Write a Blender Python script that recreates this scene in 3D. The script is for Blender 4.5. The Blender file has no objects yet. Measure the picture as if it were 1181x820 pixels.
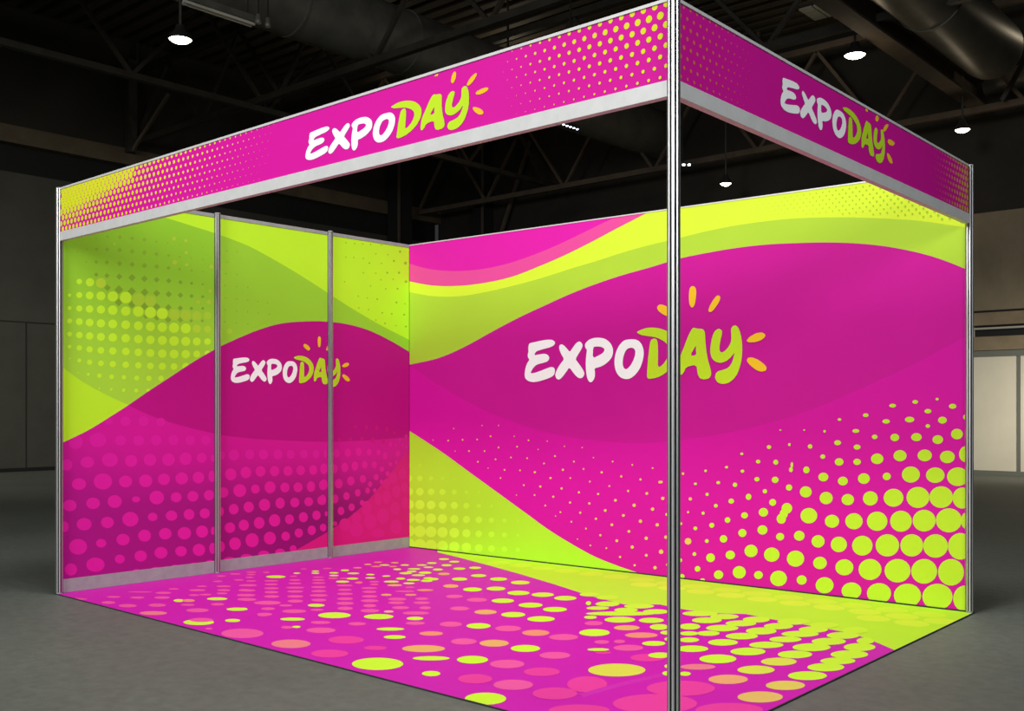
import bpy, bmesh, math, random
from mathutils import Vector
from mathutils.geometry import tessellate_polygon
random.seed(7)
sc = bpy.context.scene
COL = sc.collection

# ------------------------------------------------------------------ camera (1181 x 820 frame)
W, H = 1181, 820
F, YAW, CX, CY, CZ, HY = 1181.62, -0.72205, 6.3027, -5.87694, 1.136, 472.9
FWD = Vector((math.sin(YAW), math.cos(YAW), 0)); RGT = Vector((math.cos(YAW), -math.sin(YAW), 0))
CAM = Vector((CX, CY, CZ))
cd = bpy.data.cameras.new('camera'); cam = bpy.data.objects.new('camera', cd); COL.objects.link(cam)
cam.location = CAM; cam.rotation_euler = (math.pi/2, 0, -YAW)
cd.sensor_width = 36; cd.lens = 36*F/W; cd.shift_y = (HY-H/2)/W; cd.clip_end = 200
sc.camera = cam
sc.view_settings.view_transform = 'Standard'; sc.view_settings.look = 'None'
sc.view_settings.gamma = 1; sc.view_settings.use_curve_mapping = False; sc.view_settings.exposure = 0

# measuring helpers: sight line of a photo point met with a plane of the place
def ray(px, py): return FWD + RGT*((px-W/2)/F) + Vector((0, 0, (HY-py)/F))
def on_z(px, py, z): d = ray(px, py); return CAM + d*((z-CZ)/d.z)
def on_x(px, py, x): d = ray(px, py); return CAM + d*((x-CX)/d.x)
def on_y(px, py, y): d = ray(px, py); return CAM + d*((y-CY)/d.y)
def ground(px, h):
    dep = F*2.5/h; p = CAM + (FWD + RGT*((px-W/2)/F))*dep; return Vector((p.x, p.y))

# ------------------------------------------------------------------ materials
def s2l(c):
    c = c/255; return c/12.92 if c <= .04045 else ((c+.055)/1.055)**2.4
INK_GAIN = 0.86
def ink(c, g=None): g = g or INK_GAIN; return tuple(min(.95, s2l(v)*g) for v in c[:3])+(1,)
def mat(name, rgb=(.5, .5, .5), rough=.5, metal=0, emit=None, estr=0, spec=.5):
    m = bpy.data.materials.new(name); m.use_nodes = True; b = m.node_tree.nodes['Principled BSDF']
    b.inputs['Base Color'].default_value = (*rgb, 1); b.inputs['Roughness'].default_value = rough
    b.inputs['Metallic'].default_value = metal; b.inputs['Specular IOR Level'].default_value = spec
    if emit: b.inputs['Emission Color'].default_value = (*emit, 1); b.inputs['Emission Strength'].default_value = estr
    return m
def noisy(name, c1, c2, scale, rough=.7, bump=.05, detail=6, stretch=(1, 1, 1), metal=0, c3=None, big=None):
    m = mat(name, c1, rough, metal); nt = m.node_tree; b = nt.nodes['Principled BSDF']
    tc = nt.nodes.new('ShaderNodeTexCoord'); mp = nt.nodes.new('ShaderNodeMapping'); mp.inputs['Scale'].default_value = stretch
    nt.links.new(tc.outputs['Object'], mp.inputs['Vector'])
    n = nt.nodes.new('ShaderNodeTexNoise'); n.inputs['Scale'].default_value = scale; n.inputs['Detail'].default_value = detail; n.inputs['Roughness'].default_value = .65
    nt.links.new(mp.outputs['Vector'], n.inputs['Vector'])
    r = nt.nodes.new('ShaderNodeValToRGB'); r.color_ramp.elements[0].color = (*c1, 1); r.color_ramp.elements[1].color = (*c2, 1)
    r.color_ramp.elements[0].position = .32; r.color_ramp.elements[1].position = .68
    nt.links.new(n.outputs['Fac'], r.inputs['Fac']); out = r.outputs['Color']
    if big:
        n2 = nt.nodes.new('ShaderNodeTexNoise'); n2.inputs['Scale'].default_value = big; n2.inputs['Detail'].default_value = 4
        nt.links.new(mp.outputs['Vector'], n2.inputs['Vector'])
        mr = nt.nodes.new('ShaderNodeMapRange'); mr.inputs['To Min'].default_value = .78; mr.inputs['To Max'].default_value = 1.2
        mr.inputs['From Min'].default_value = .3; mr.inputs['From Max'].default_value = .7
        nt.links.new(n2.outputs['Fac'], mr.inputs['Value'])
        mx = nt.nodes.new('ShaderNodeMix'); mx.data_type = 'RGBA'; mx.blend_type = 'MULTIPLY'; mx.inputs[0].default_value = 1
        nt.links.new(out, mx.inputs[6]); nt.links.new(mr.outputs['Result'], mx.inputs[7]); out = mx.outputs[2]
    nt.links.new(out, b.inputs['Base Color'])
    if bump:
        bp = nt.nodes.new('ShaderNodeBump'); bp.inputs['Strength'].default_value = bump; bp.inputs['Distance'].default_value = .02
        nt.links.new(n.outputs['Fac'], bp.inputs['Height']); nt.links.new(bp.outputs['Normal'], b.inputs['Normal'])
    return m
def print_mat(name, rough, spec):
    m = mat(name, (1, 1, 1), rough, 0, spec=spec); nt = m.node_tree
    a = nt.nodes.new('ShaderNodeAttribute'); a.attribute_name = 'ink'
    n = nt.nodes.new('ShaderNodeTexNoise'); n.inputs['Scale'].default_value = 3; n.inputs['Detail'].default_value = 3
    tc = nt.nodes.new('ShaderNodeTexCoord'); nt.links.new(tc.outputs['Object'], n.inputs['Vector'])
    mr = nt.nodes.new('ShaderNodeMapRange'); mr.inputs['To Min'].default_value = .95; mr.inputs['To Max'].default_value = 1.04
    nt.links.new(n.outputs['Fac'], mr.inputs['Value'])
    mx = nt.nodes.new('ShaderNodeMix'); mx.data_type = 'RGBA'; mx.blend_type = 'MULTIPLY'; mx.inputs[0].default_value = 1
    nt.links.new(a.outputs['Color'], mx.inputs[6]); nt.links.new(mr.outputs['Result'], mx.inputs[7])
    nt.links.new(mx.outputs[2], nt.nodes['Principled BSDF'].inputs['Base Color'])
    return m
M_PRINT = print_mat('printed vinyl', .6, .10)
M_CARPET = print_mat('printed floor vinyl', .55, .06)
M_ALU = noisy('brushed aluminium', (.60, .61, .61), (.70, .71, .71), 40, .36, .0, 3, (1, 1, .02), metal=.85)
M_CHAN_SHADE = mat('painted channel shade', (.07, .07, .068), .6)  # near-black tone paints in the shade inside the post grooves
M_RAIL = noisy('satin aluminium rail', (.60, .61, .60), (.66, .67, .66), 14, .42, .0, 3, metal=.1)
M_KICK = noisy('dull aluminium kick rail', (.30, .31, .31), (.36, .37, .36), 14, .5, .0, 3, metal=.1)
M_WHITE = mat('white board core', (.75, .75, .74), .6)
M_CAP = mat('grey plastic', (.25, .25, .25), .5)
M_EDGE = mat('black edge binding', (.012, .011, .012), .8)
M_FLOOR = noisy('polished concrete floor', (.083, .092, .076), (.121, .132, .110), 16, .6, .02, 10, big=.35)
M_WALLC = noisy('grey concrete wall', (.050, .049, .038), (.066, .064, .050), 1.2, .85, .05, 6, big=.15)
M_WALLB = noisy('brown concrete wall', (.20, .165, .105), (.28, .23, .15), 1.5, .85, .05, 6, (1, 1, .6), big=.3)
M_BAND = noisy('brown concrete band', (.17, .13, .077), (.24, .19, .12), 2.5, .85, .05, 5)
M_WALL_SHADE = noisy('upper wall painted shade', (.014, .0125, .009), (.024, .021, .015), 1.1, .9, .05, 5)  # upper walls coloured near black to stand for missing light
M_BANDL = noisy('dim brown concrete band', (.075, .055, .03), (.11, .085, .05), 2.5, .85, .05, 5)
M_SEAM = mat('dark wall joint', (.022, .021, .017), .9)
M_BLACK = mat('black recess', (.006, .006, .006), .9)
M_CREAM = noisy('cream painted board', (.58, .54, .43), (.64, .60, .48), 1.4, .6, .02, 5)
M_GREYG = mat('grey green trim', (.13, .14, .115), .6)
M_PALE = mat('pale conduit', (.38, .38, .33), .5)
M_ROOF = noisy('dark roof deck', (.010, .009, .007), (.022, .018, .013), 1.5, .8, .0, 5)
M_RIB = noisy('brown roof rib', (.04, .032, .021), (.07, .057, .037), 1.2, .7, .0, 5)
M_STEEL = noisy('dark painted steel', (.018, .016, .011), (.034, .029, .020), 3, .55, .0, 4)
M_BROWNST = noisy('brown painted steel', (.065, .047, .031), (.095, .071, .048), 2.5, .85, .0, 4)
M_DUCT = noisy('galvanised duct', (.09, .088, .075), (.15, .145, .12), 2.2, .45, .02, 5, metal=.3)
M_LAMPH = mat('black lamp housing', (.008, .007, .006), .6)
M_GLOW = mat('warm lamp glow', (1, .95, .85), .5, 0, (1, .86, .66), 14)
M_LED = mat('cool led glow', (1, 1, 1), .5, 0, (.72, .8, 1), 10)
M_TUBE = mat('pale tube batten', (.5, .5, .42), .35)

# ------------------------------------------------------------------ object helpers
def thing(name, label, cat, loc=(0, 0, 0), group=None):
    o = bpy.data.objects.new(name, None); COL.objects.link(o); o.location = loc
    o.empty_display_size = .1
    return tag(o, label, cat, group)
def tag(o, label=None, cat=None, group=None, kind=None):
    if label: o['label'] = label
    if cat: o['category'] = cat
    if group: o['group'] = group
    if kind: o['kind'] = kind
    return o
class MB:
    def __init__(s): s.v = []; s.f = []; s.m = []
    def face(s, pts, m=0):
        i = len(s.v); s.v += [tuple(p) for p in pts]; s.f.append(tuple(range(i, i+len(pts)))); s.m.append(m); return s
    def hexa(s, b, t, m=0):      # bottom loop, top loop
        n = len(b); i = len(s.v); s.v += [tuple(p) for p in b]+[tuple(p) for p in t]
        s.f.append(tuple(range(i+n-1, i-1, -1))); s.f.append(tuple(range(i+n, i+2*n))); s.m += [m, m]
        for k in range(n):
            j = (k+1) % n; s.f.append((i+k, i+j, i+n+j, i+n+k)); s.m.append(m)
        return s
    def box(s, lo, hi, m=0):
        x0, y0, z0 = lo; x1, y1, z1 = hi
        return s.hexa([(x0, y0, z0), (x1, y0, z0), (x1, y1, z0), (x0, y1, z0)], [(x0, y0, z1), (x1, y0, z1), (x1, y1, z1), (x0, y1, z1)], m)
    def bar(s, a, b, w, h, m=0):  # rectangular bar from a to b
        a = Vector(a); b = Vector(b); d = (b-a).normalized(); up = Vector((0, 0, 1)) if abs(d.z) < .95 else Vector((1, 0, 0))
        r = d.cross(up).normalized(); u = r.cross(d).normalized()
        q = [(-1, -1), (1, -1), (1, 1), (-1, 1)]
        return s.hexa([a+r*(w/2*i)+u*(h/2*j) for i, j in q], [b+r*(w/2*i)+u*(h/2*j) for i, j in q], m)
    def tube(s, a, b, r0, r1=None, n=20, m=0):
        a = Vector(a); b = Vector(b); r1 = r0 if r1 is None else r1
        d = (b-a).normalized(); up = Vector((0, 0, 1)) if abs(d.z) < .95 else Vector((1, 0, 0))
        r = d.cross(up).normalized(); u = r.cross(d).normalized()
        c = [(math.cos(2*math.pi*k/n), math.sin(2*math.pi*k/n)) for k in range(n)]
        return s.hexa([a+(r*i+u*j)*r0 for i, j in c], [b+(r*i+u*j)*r1 for i, j in c], m)
    def lathe(s, prof, c, n=28, m=0):  # prof list of (radius, z); axis z
        i = len(s.v)
        for r, z in prof:
            for k in range(n): a = 2*math.pi*k/n; s.v.append((c[0]+r*math.cos(a), c[1]+r*math.sin(a), c[2]+z))
        for j in range(len(prof)-1):
            for k in range(n):
                q = (k+1) % n; s.f.append((i+j*n+k, i+j*n+q, i+(j+1)*n+q, i+(j+1)*n+k)); s.m.append(m)
        return s
    def build(s, name, mats, parent=None, bevel=0, smooth=False):
        L = Vector(parent_loc(parent)) if parent else Vector((0, 0, 0))
        me = bpy.data.meshes.new(name); me.from_pydata([Vector(p)-L for p in s.v], [], s.f)
        if not isinstance(mats, (list, tuple)): mats = [mats]
        for m in mats: me.materials.append(m)
        me.polygons.foreach_set('material_index', s.m)
        bm = bmesh.new(); bm.from_mesh(me); bmesh.ops.recalc_face_normals(bm, faces=bm.faces[:]); bm.to_mesh(me); bm.free()
        if smooth:
            me.polygons.foreach_set('use_smooth', [True]*len(me.polygons)); me.set_sharp_from_angle(angle=math.radians(40))
        o = bpy.data.objects.new(name, me); COL.objects.link(o)
        if parent: o.parent = parent
        if bevel:
            b = o.modifiers.new('bevel', 'BEVEL'); b.width = bevel; b.segments = 2; b.limit_method = 'ANGLE'
        return o
def parent_loc(p):
    v = Vector(p.location)
    while p.parent: p = p.parent; v += Vector(p.location)
    return v

# ------------------------------------------------------------------ vertical planes of the booth and the flat artwork printed on them
class Plane:
    def __init__(s, A, B):
        s.A = A; s.e = (B-A).normalized(); s.L = (B-A).length; s.n = Vector((s.e.y, -s.e.x))
        if s.n.dot(Vector((CX, CY))-A) < 0: s.n = -s.n      # faces the viewer's side
    def uz(s, px, py):
        d = ray(px, py); dn = d.x*s.n.x+d.y*s.n.y; q = s.A-Vector((CX, CY)); t = q.dot(s.n)/dn
        p = CAM+d*t; return ((Vector((p.x, p.y))-s.A).dot(s.e), p.z)
    def P(s, u, z, off=0): p = s.A+s.e*u+s.n*off; return Vector((p.x, p.y, z))
class Floor:
    z = .006
    def uz(s, px, py): p = on_z(px, py, s.z); return (p.x, p.y)
    def P(s, u, v, off=0): return Vector((u, v, s.z+off))
def clip_half(poly, a, b):
    out = []; n = len(poly)
    def side(p): return (b[0]-a[0])*(p[1]-a[1])-(b[1]-a[1])*(p[0]-a[0])
    for i in range(n):
        p, q = poly[i], poly[(i+1) % n]; sp, sq = side(p), side(q)
        if sp >= 0: out.append(p)
        if (sp >= 0) != (sq >= 0): t = sp/(sp-sq); out.append((p[0]+t*(q[0]-p[0]), p[1]+t*(q[1]-p[1])))
    return out
def area(p): return .5*sum(p[i][0]*p[(i+1) % len(p)][1]-p[(i+1) % len(p)][0]*p[i][1] for i in range(len(p)))
def chaikin(p, it=1):
    for _ in range(it):
        q = []
        for i in range(len(p)):
            a, b = p[i], p[(i+1) % len(p)]
            q += [(a[0]*.78+b[0]*.22, a[1]*.78+b[1]*.22), (a[0]*.22+b[0]*.78, a[1]*.22+b[1]*.78)]
        p = q
    return p
def curve(p, k=5):                                   # smooth open curve through points
    out = []
    for i in range(len(p)-1):
        p0 = p[max(0, i-1)]; p1 = p[i]; p2 = p[i+1]; p3 = p[min(len(p)-1, i+2)]
        for j in range(k):
            t = j/k; out.append(tuple(.5*(2*p1[c]+(p2[c]-p0[c])*t+(2*p0[c]-5*p1[c]+4*p2[c]-p3[c])*t*t+(3*p1[c]-p0[c]-3*p2[c]+p3[c])*t**3) for c in (0, 1)))
    return out+[p[-1]]
def zp(ox, oy, s, pts): return [(ox+p[0]/s, oy+p[1]/s) for p in pts]
class Art:
    """flat printed shapes on a plane, all in one mesh, clipped to the board outline"""
    def __init__(s, plane, clip, base=.0004):
        s.pl = plane; s.clip = clip if area(clip) > 0 else clip[::-1]; s.k = 0; s.base = base; s.v = []; s.f = []; s.c = []
    def add(s, loops, col, strips=None):
        s.k += 1; off = s.base+s.k*4e-6
        if len(loops) == 1 and s.convex(loops[0]): tris = [loops[0]]
        else:
            fl = [p for l in loops for p in l]
            tris = [[fl[i] for i in t] for t in tessellate_polygon([[Vector((p[0], p[1], 0)) for p in l] for l in loops])]
        for t in tris:
            if area(t) < 0: t = t[::-1]
            for i in range(len(s.clip)):
                if len(t) < 3: break
                t = clip_half(t, s.clip[i], s.clip[(i+1) % len(s.clip)])
            if len(t) < 3 or abs(area(t)) < 1e-9: continue
            parts = [t]
            if strips:
                parts = []; lo = min(p[1] for p in t); hi = max(p[1] for p in t)
                z0, z1, n = strips
                for j in range(n):
                    a = z0+(z1-z0)*j/n; b = z0+(z1-z0)*(j+1)/n
                    if j == 0: a = -99
                    if j == n-1: b = 99
                    if hi < a or lo > b: continue
                    q = clip_half(t, (0, a), (1, a))
                    if len(q) >= 3: q = clip_half(q, (1, b), (0, b))
                    if len(q) >= 3: parts.append(q)
            for q in parts:
                i = len(s.v); s.v += [s.pl.P(p[0], p[1], off) for p in q]; s.f.append(tuple(range(i, i+len(q))))
                s.c += [ink(col(*p)) if callable(col) else ink(col) for p in q]
    @staticmethod
    def convex(p):
        n = len(p); sg = 0
        for i in range(n):
            a, b, c = p[i], p[(i+1) % n], p[(i+2) % n]; x = (b[0]-a[0])*(c[1]-b[1])-(b[1]-a[1])*(c[0]-b[0])
            if abs(x) < 1e-12: continue
            if sg == 0: sg = 1 if x > 0 else -1
            elif (x > 0) != (sg > 0): return False
        return True
    def photo(s, loops, col, strips=None): s.add([[s.pl.uz(*p) for p in l] for l in loops], col, strips)
    def ell(s, ox, oy, sc_, data, col, n=22, shape=None):
        for d in data:
            c = col; nums = [x for x in d if not isinstance(x, tuple)]
            for x in d:
                if isinstance(x, tuple): c = x
            x, y, rx = nums[:3]; ry = nums[3] if len(nums) > 3 else rx
            m = 4 if shape == 'diamond' else n
            s.photo([[(ox+(x+rx*math.cos(2*math.pi*k/m))/sc_, oy+(y+ry*math.sin(2*math.pi*k/m))/sc_) for k in range(m)]], c)
    def dot(s, u, z, r, col, n=10): s.add([[(u+r*math.cos(2*math.pi*k/n), z+r*math.sin(2*math.pi*k/n)) for k in range(n)]], col)
    def build(s, name, parent, material, board=None, bmat=None):
        L = Vector(parent_loc(parent)); v = list(s.v); f = list(s.f); c = list(s.c); mi = [0]*len(f)
        if board:
            i = len(v); v += board.v
            for q in board.f: f.append(tuple(i+x for x in q)); mi.append(1); c += [(1, 1, 1, 1)]*len(q)
        me = bpy.data.meshes.new(name); me.from_pydata([p-L if isinstance(p, Vector) else Vector(p)-L for p in v], [], f)
        me.materials.append(material)
        if board: me.materials.append(bmat)
        me.polygons.foreach_set('material_index', mi)
        ca = me.color_attributes.new('ink', 'FLOAT_COLOR', 'CORNER')
        ca.data.foreach_set('color', [x for q in c for x in q])
        o = bpy.data.objects.new(name, me); COL.objects.link(o); o.parent = parent
        return o

# ------------------------------------------------------------------ booth corners (2.5 m shell scheme)
FL = ground(68.5, 468); BL = ground(472, 350); BR = ground(1118, 516); FR = ground(777, 872)
PL_LEFT = Plane(FL, BL); PL_BACK = Plane(BL, BR); PL_FRONT = Plane(FL, FR); PL_SIDE = Plane(FR, BR)
Z0, ZT = .0062, 2.5

# ---- the logo, traced once on the back wall
ZA = (600, 380, 12.615); ZB = (670, 380, 12.615); ZC = (780, 370, 10.255); ZD = (730, 325, 12.61); ZE = (780, 325, 10.255)
WHITE, LIME, SUN = (264, 266, 266), (203, 240, 45), (255, 205, 45)
LOGO = [
 (WHITE, ZA, [[(130,210),(155,195),(200,187),(280,168),(360,153),(440,147),(480,155),(510,185),(505,215),(480,240),(430,262),(360,280),(290,300),(230,322),(205,378),(280,362),(350,352),(395,362),(425,395),(425,430),(400,465),(350,483),(280,500),(230,520),(195,555),(170,595),(152,640),(220,630),(300,602),(380,570),(440,547),(480,548),(505,570),(508,610),(500,650),(470,685),(400,715),(320,742),(240,762),(180,765),(130,755),(85,725),(68,680),(70,620),(80,560),(105,490),(138,440),(115,405),(112,365),(125,320),(120,270)]]),
 (WHITE, ZA, [[(605,215),(640,232),(680,275),(725,328),(765,270),(810,205),(855,172),(890,185),(912,225),(905,265),(870,325),(805,430),(850,490),(900,560),(935,620),(935,660),(912,700),(875,712),(840,700),(790,650),(718,548),(670,620),(610,700),(565,733),(530,715),(512,670),(520,625),(550,560),(600,485),(642,432),(600,360),(575,300),(568,255),(580,225)]]),
 (WHITE, ZB, [[(60,225),(75,190),(120,150),(180,125),(260,118),(340,130),(400,165),(445,215),(470,280),(470,350),(450,410),(410,460),(350,510),(280,545),(200,565),(207,620),(207,680),(190,730),(165,762),(135,768),(110,745),(90,690),(78,610),(72,500),(78,400),(92,290),(70,275)],
              [(180,255),(240,247),(300,252),(345,280),(345,310),(320,345),(260,380),(175,420)]]),
 (WHITE, ZB, [[(700,145),(740,142),(800,145),(850,170),(890,220),(915,290),(918,370),(900,460),(870,550),(820,630),(760,690),(700,720),(650,722),(590,705),(540,660),(505,590),(490,500),(495,400),(520,310),(560,230),(610,175),(650,152)],
              [(690,275),(740,262),(780,280),(797,320),(790,380),(770,440),(735,510),(690,565),(655,580),(625,560),(610,500),(615,420),(635,350),(660,300)]]),
 (LIME, (0, 0, 1), [[(734,383.3),(739,380.5),(746,378.2),(754,377.8),(762,379),(770,382),(777,387.5),(782,395),(783.5,403),(782,412),(777.5,421),(770,428.5),(762,434),(754,436.5),(748,437),(746.3,434.5),(746.8,425),(748,410),(750,395),(751.5,391.8),(754.5,390.3),(757.6,391.3),(759,396),(759.2,410),(759,424.5),(765,420.5),(770,413),(772.3,405),(771,398.5),(766,393.4),(758,389.3),(748,387.6),(740,386.6)]]),
 (LIME, ZC, [[(205,80),(245,92),(310,95),(340,125),(345,220),(355,340),(375,460),(405,560),(418,630),(395,680),(330,695),(280,680),(255,630),(240,518),(120,545),(90,615),(60,642),(35,625),(30,560),(40,440),(90,320),(130,210),(180,105)],
             [(237,285),(163,415),(240,408),(235,340)]]),
 (LIME, ZC, [[(505,92),(540,110),(545,150),(525,230),(512,310),(515,360),(540,378),(580,355),(630,295),(655,230),(648,100),(665,65),(700,52),(735,75),(765,160),(782,270),(782,380),(770,490),(730,620),(680,690),(620,735),(550,750),(490,730),(460,680),(465,630),(495,595),(560,580),(620,555),(665,490),(695,365),(650,430),(590,480),(520,500),(455,480),(415,430),(402,350),(415,240),(440,150),(475,105)]]),
 (SUN, ZD, [[(350,375),(375,335),(420,330),(480,350),(540,390),(570,440),(545,490),(500,503),(430,470),(375,425)]]),
 (SUN, ZD, [[(870,60),(905,75),(925,120),(920,220),(905,320),(880,370),(850,375),(825,330),(815,240),(820,130),(835,80)]]),
 (SUN, ZE, [[(500,157),(525,180),(515,225),(480,285),(430,350),(400,362),(380,345),(395,290),(435,220),(470,175)]]),
 (SUN, ZE, [[(835,690),(870,650),(940,610),(1010,597),(1050,615),(1055,650),(1010,690),(940,713),(870,718),(840,708)]]),
 (SUN, ZC, [[(835,460),(855,435),(900,432),(980,465),(1050,520),(1073,555),(1060,590),(1010,603),(950,585),(880,530),(845,490)]]),
]
KEY = [(614,440.6),(611.5,395.5),(680.7,441),(800,378),(812,437.8),(848.3,375),(833.6,443),(883,387),(884.6,424),(734,383.3)]
def solve3(rows, rhs):
    n = 3; A = [r[:]+[b] for r, b in zip(rows, rhs)]
    for i in range(n):
        p = max(range(i, n), key=lambda k: abs(A[k][i])); A[i], A[p] = A[p], A[i]
        for k in range(n):
            if k != i:
                m = A[k][i]/A[i][i]; A[k] = [x-m*y for x, y in zip(A[k], A[i])]
    return [A[i][n]/A[i][i] for i in range(n)]
def affine(src, dst):
    out = []
    for c in (0, 1):
        N = [[0]*3 for _ in range(3)]; R = [0]*3
        for (x, y), d in zip(src, dst):
            v = (x, y, 1)
            for i in range(3):
                R[i] += v[i]*d[c]
                for j in range(3): N[i][j] += v[i]*v[j]
        out.append(solve3(N, R))
    return lambda p: tuple(a[0]*p[0]+a[1]*p[1]+a[2] for a in out)
LETTERS = ('white', 'white', 'white', 'white', 'lime', 'lime', 'lime')
def logo(pl, clip, t, base, target=None, rays=None):
    src = [PL_BACK.uz(*p) for p in KEY]
    T = affine(src, [pl.uz(*p) for p in target]) if target else (lambda p: p)
    for k, (col, z, loops) in enumerate(LOGO):
        art = Art(pl, clip, base)
        L = [[T(PL_BACK.uz(*q)) for q in chaikin(zp(*z, l))] for l in loops]
        if rays and k > 6: L = [[pl.uz(*q) for q in chaikin(rays[k-7])]]
        art.add(L, col)
        if art.f: art.build('letter' if k < 7 else 'sun_ray', t, M_PRINT)['label'] = ('printed %s letter %s' % (LETTERS[k], 'EXPODAY'[k])) if k < 7 else 'printed orange ray'
def rect(u0, u1, z0, z1): return [(u0, z0), (u1, z0), (u1, z1), (u0, z1)]
def board(pl, u0, u1, z0, z1, th=.018, front=0.):
    return MB().hexa([pl.P(u0, z0, front), pl.P(u1, z0, front), pl.P(u1, z0, front-th), pl.P(u0, z0, front-th)],
                     [pl.P(u0, z1, front), pl.P(u1, z1, front), pl.P(u1, z1, front-th), pl.P(u0, z1, front-th)])
def base_at(pl, u, z=Z0): p = pl.P(u, z); return (p.x, p.y, z)

# ================================================================== THE BOOTH
# ---- upright posts
def post(p2, ang, label, z1=2.505):
    t = thing('upright_post', label, 'post', (p2.x, p2.y, Z0), 'aluminium posts of the booth')
    prof = []
    R, hw, g, dp = .0205, .0083, .0040, .009
    for k in range(8):
        a = ang+k*math.pi/4; c, s = math.cos(a), math.sin(a)
        for (tt, rr) in ((-hw, R), (-g, R), (-g*.75, R-dp), (g*.75, R-dp), (g, R), (hw, R)):
            prof.append((p2.x+c*rr-s*tt, p2.y+s*rr+c*tt))
    sh = MB().hexa([(x, y, Z0+.008) for x, y in prof], [(x, y, z1-.006) for x, y in prof])
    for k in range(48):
        if k % 6 in (1, 2, 3): sh.m[2+k] = 1          # groove faces take the painted-in shade
    sh.build('shaft', [M_ALU, M_CHAN_SHADE], t)
    MB().tube((p2.x, p2.y, z1-.006), (p2.x, p2.y, z1), .0215, .019, 16).build('end_cap', M_CAP, t)
    MB().tube((p2.x, p2.y, Z0), (p2.x, p2.y, Z0+.008), .019, .017, 16).build('foot', M_CAP, t)
    return t
ANG = math.atan2(PL_BACK.e.y, PL_BACK.e.x)
U1 = PL_LEFT.uz(250.5, 450)[0]; U2 = PL_LEFT.uz(380.5, 450)[0]
def inpost(u): p = PL_LEFT.P(u, 0, .004); return Vector((p.x, p.y))
post(FL, ANG, 'aluminium corner post at the left front of the booth, leftmost of its posts')
post(inpost(U1), ANG, 'aluminium post between the first and second left wall panels, left of the small wall logo')
post(inpost(U2), ANG, 'aluminium post in front of the letter Y of the small logo on the left wall')
post(BR, ANG, 'aluminium post at the right end of the back wall, under the side header')
post(FR, ANG, 'tall aluminium front corner post nearest the camera where both headers meet', 2.512)

# ---- left wall: three panels sharing one artwork
UPPER_L = [(72,510.5),(101.6,496.2),(130,478.7),(148.3,467),(170.7,451.5),(195,435.7),(223.5,417),(252,400.7),(276.4,389.3),(300.8,379.6),(325,373),(353.6,370.6),(378,371),(402.4,374.3),(426.8,381.6),(451,393.4),(474,407)]
ARC_TOP = [(150,240),(195,252.4),(227.6,262.5),(249,269.4),(284.5,282.8),(317,300),(349.5,319.4),(376,336.5),(406.4,356),(439,375),(474,393)]
ARC_LOW = [(70,422),(94,439.5),(118,453),(148.3,467.5),(172,478.5),(199,488),(249,500.5),(282,505),(317,507.5),(376,509.5),(426.8,507.6),(474,504)]
ARC_RED = [(474,514),(462,530),(451,544.6),(438,561),(422.7,578.7),(407,593),(392,604),(376.7,614),(363.5,621.7),(348,630.5),(330,640)]
def mixc(a, b, t): t = max(0, min(1, t)); t = t*t*(3-2*t); return tuple(a[i]+(b[i]-a[i])*t for i in range(3))
COLX = (63,133,207,288,373,466,556,643,728,812,896,975,1052)
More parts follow.
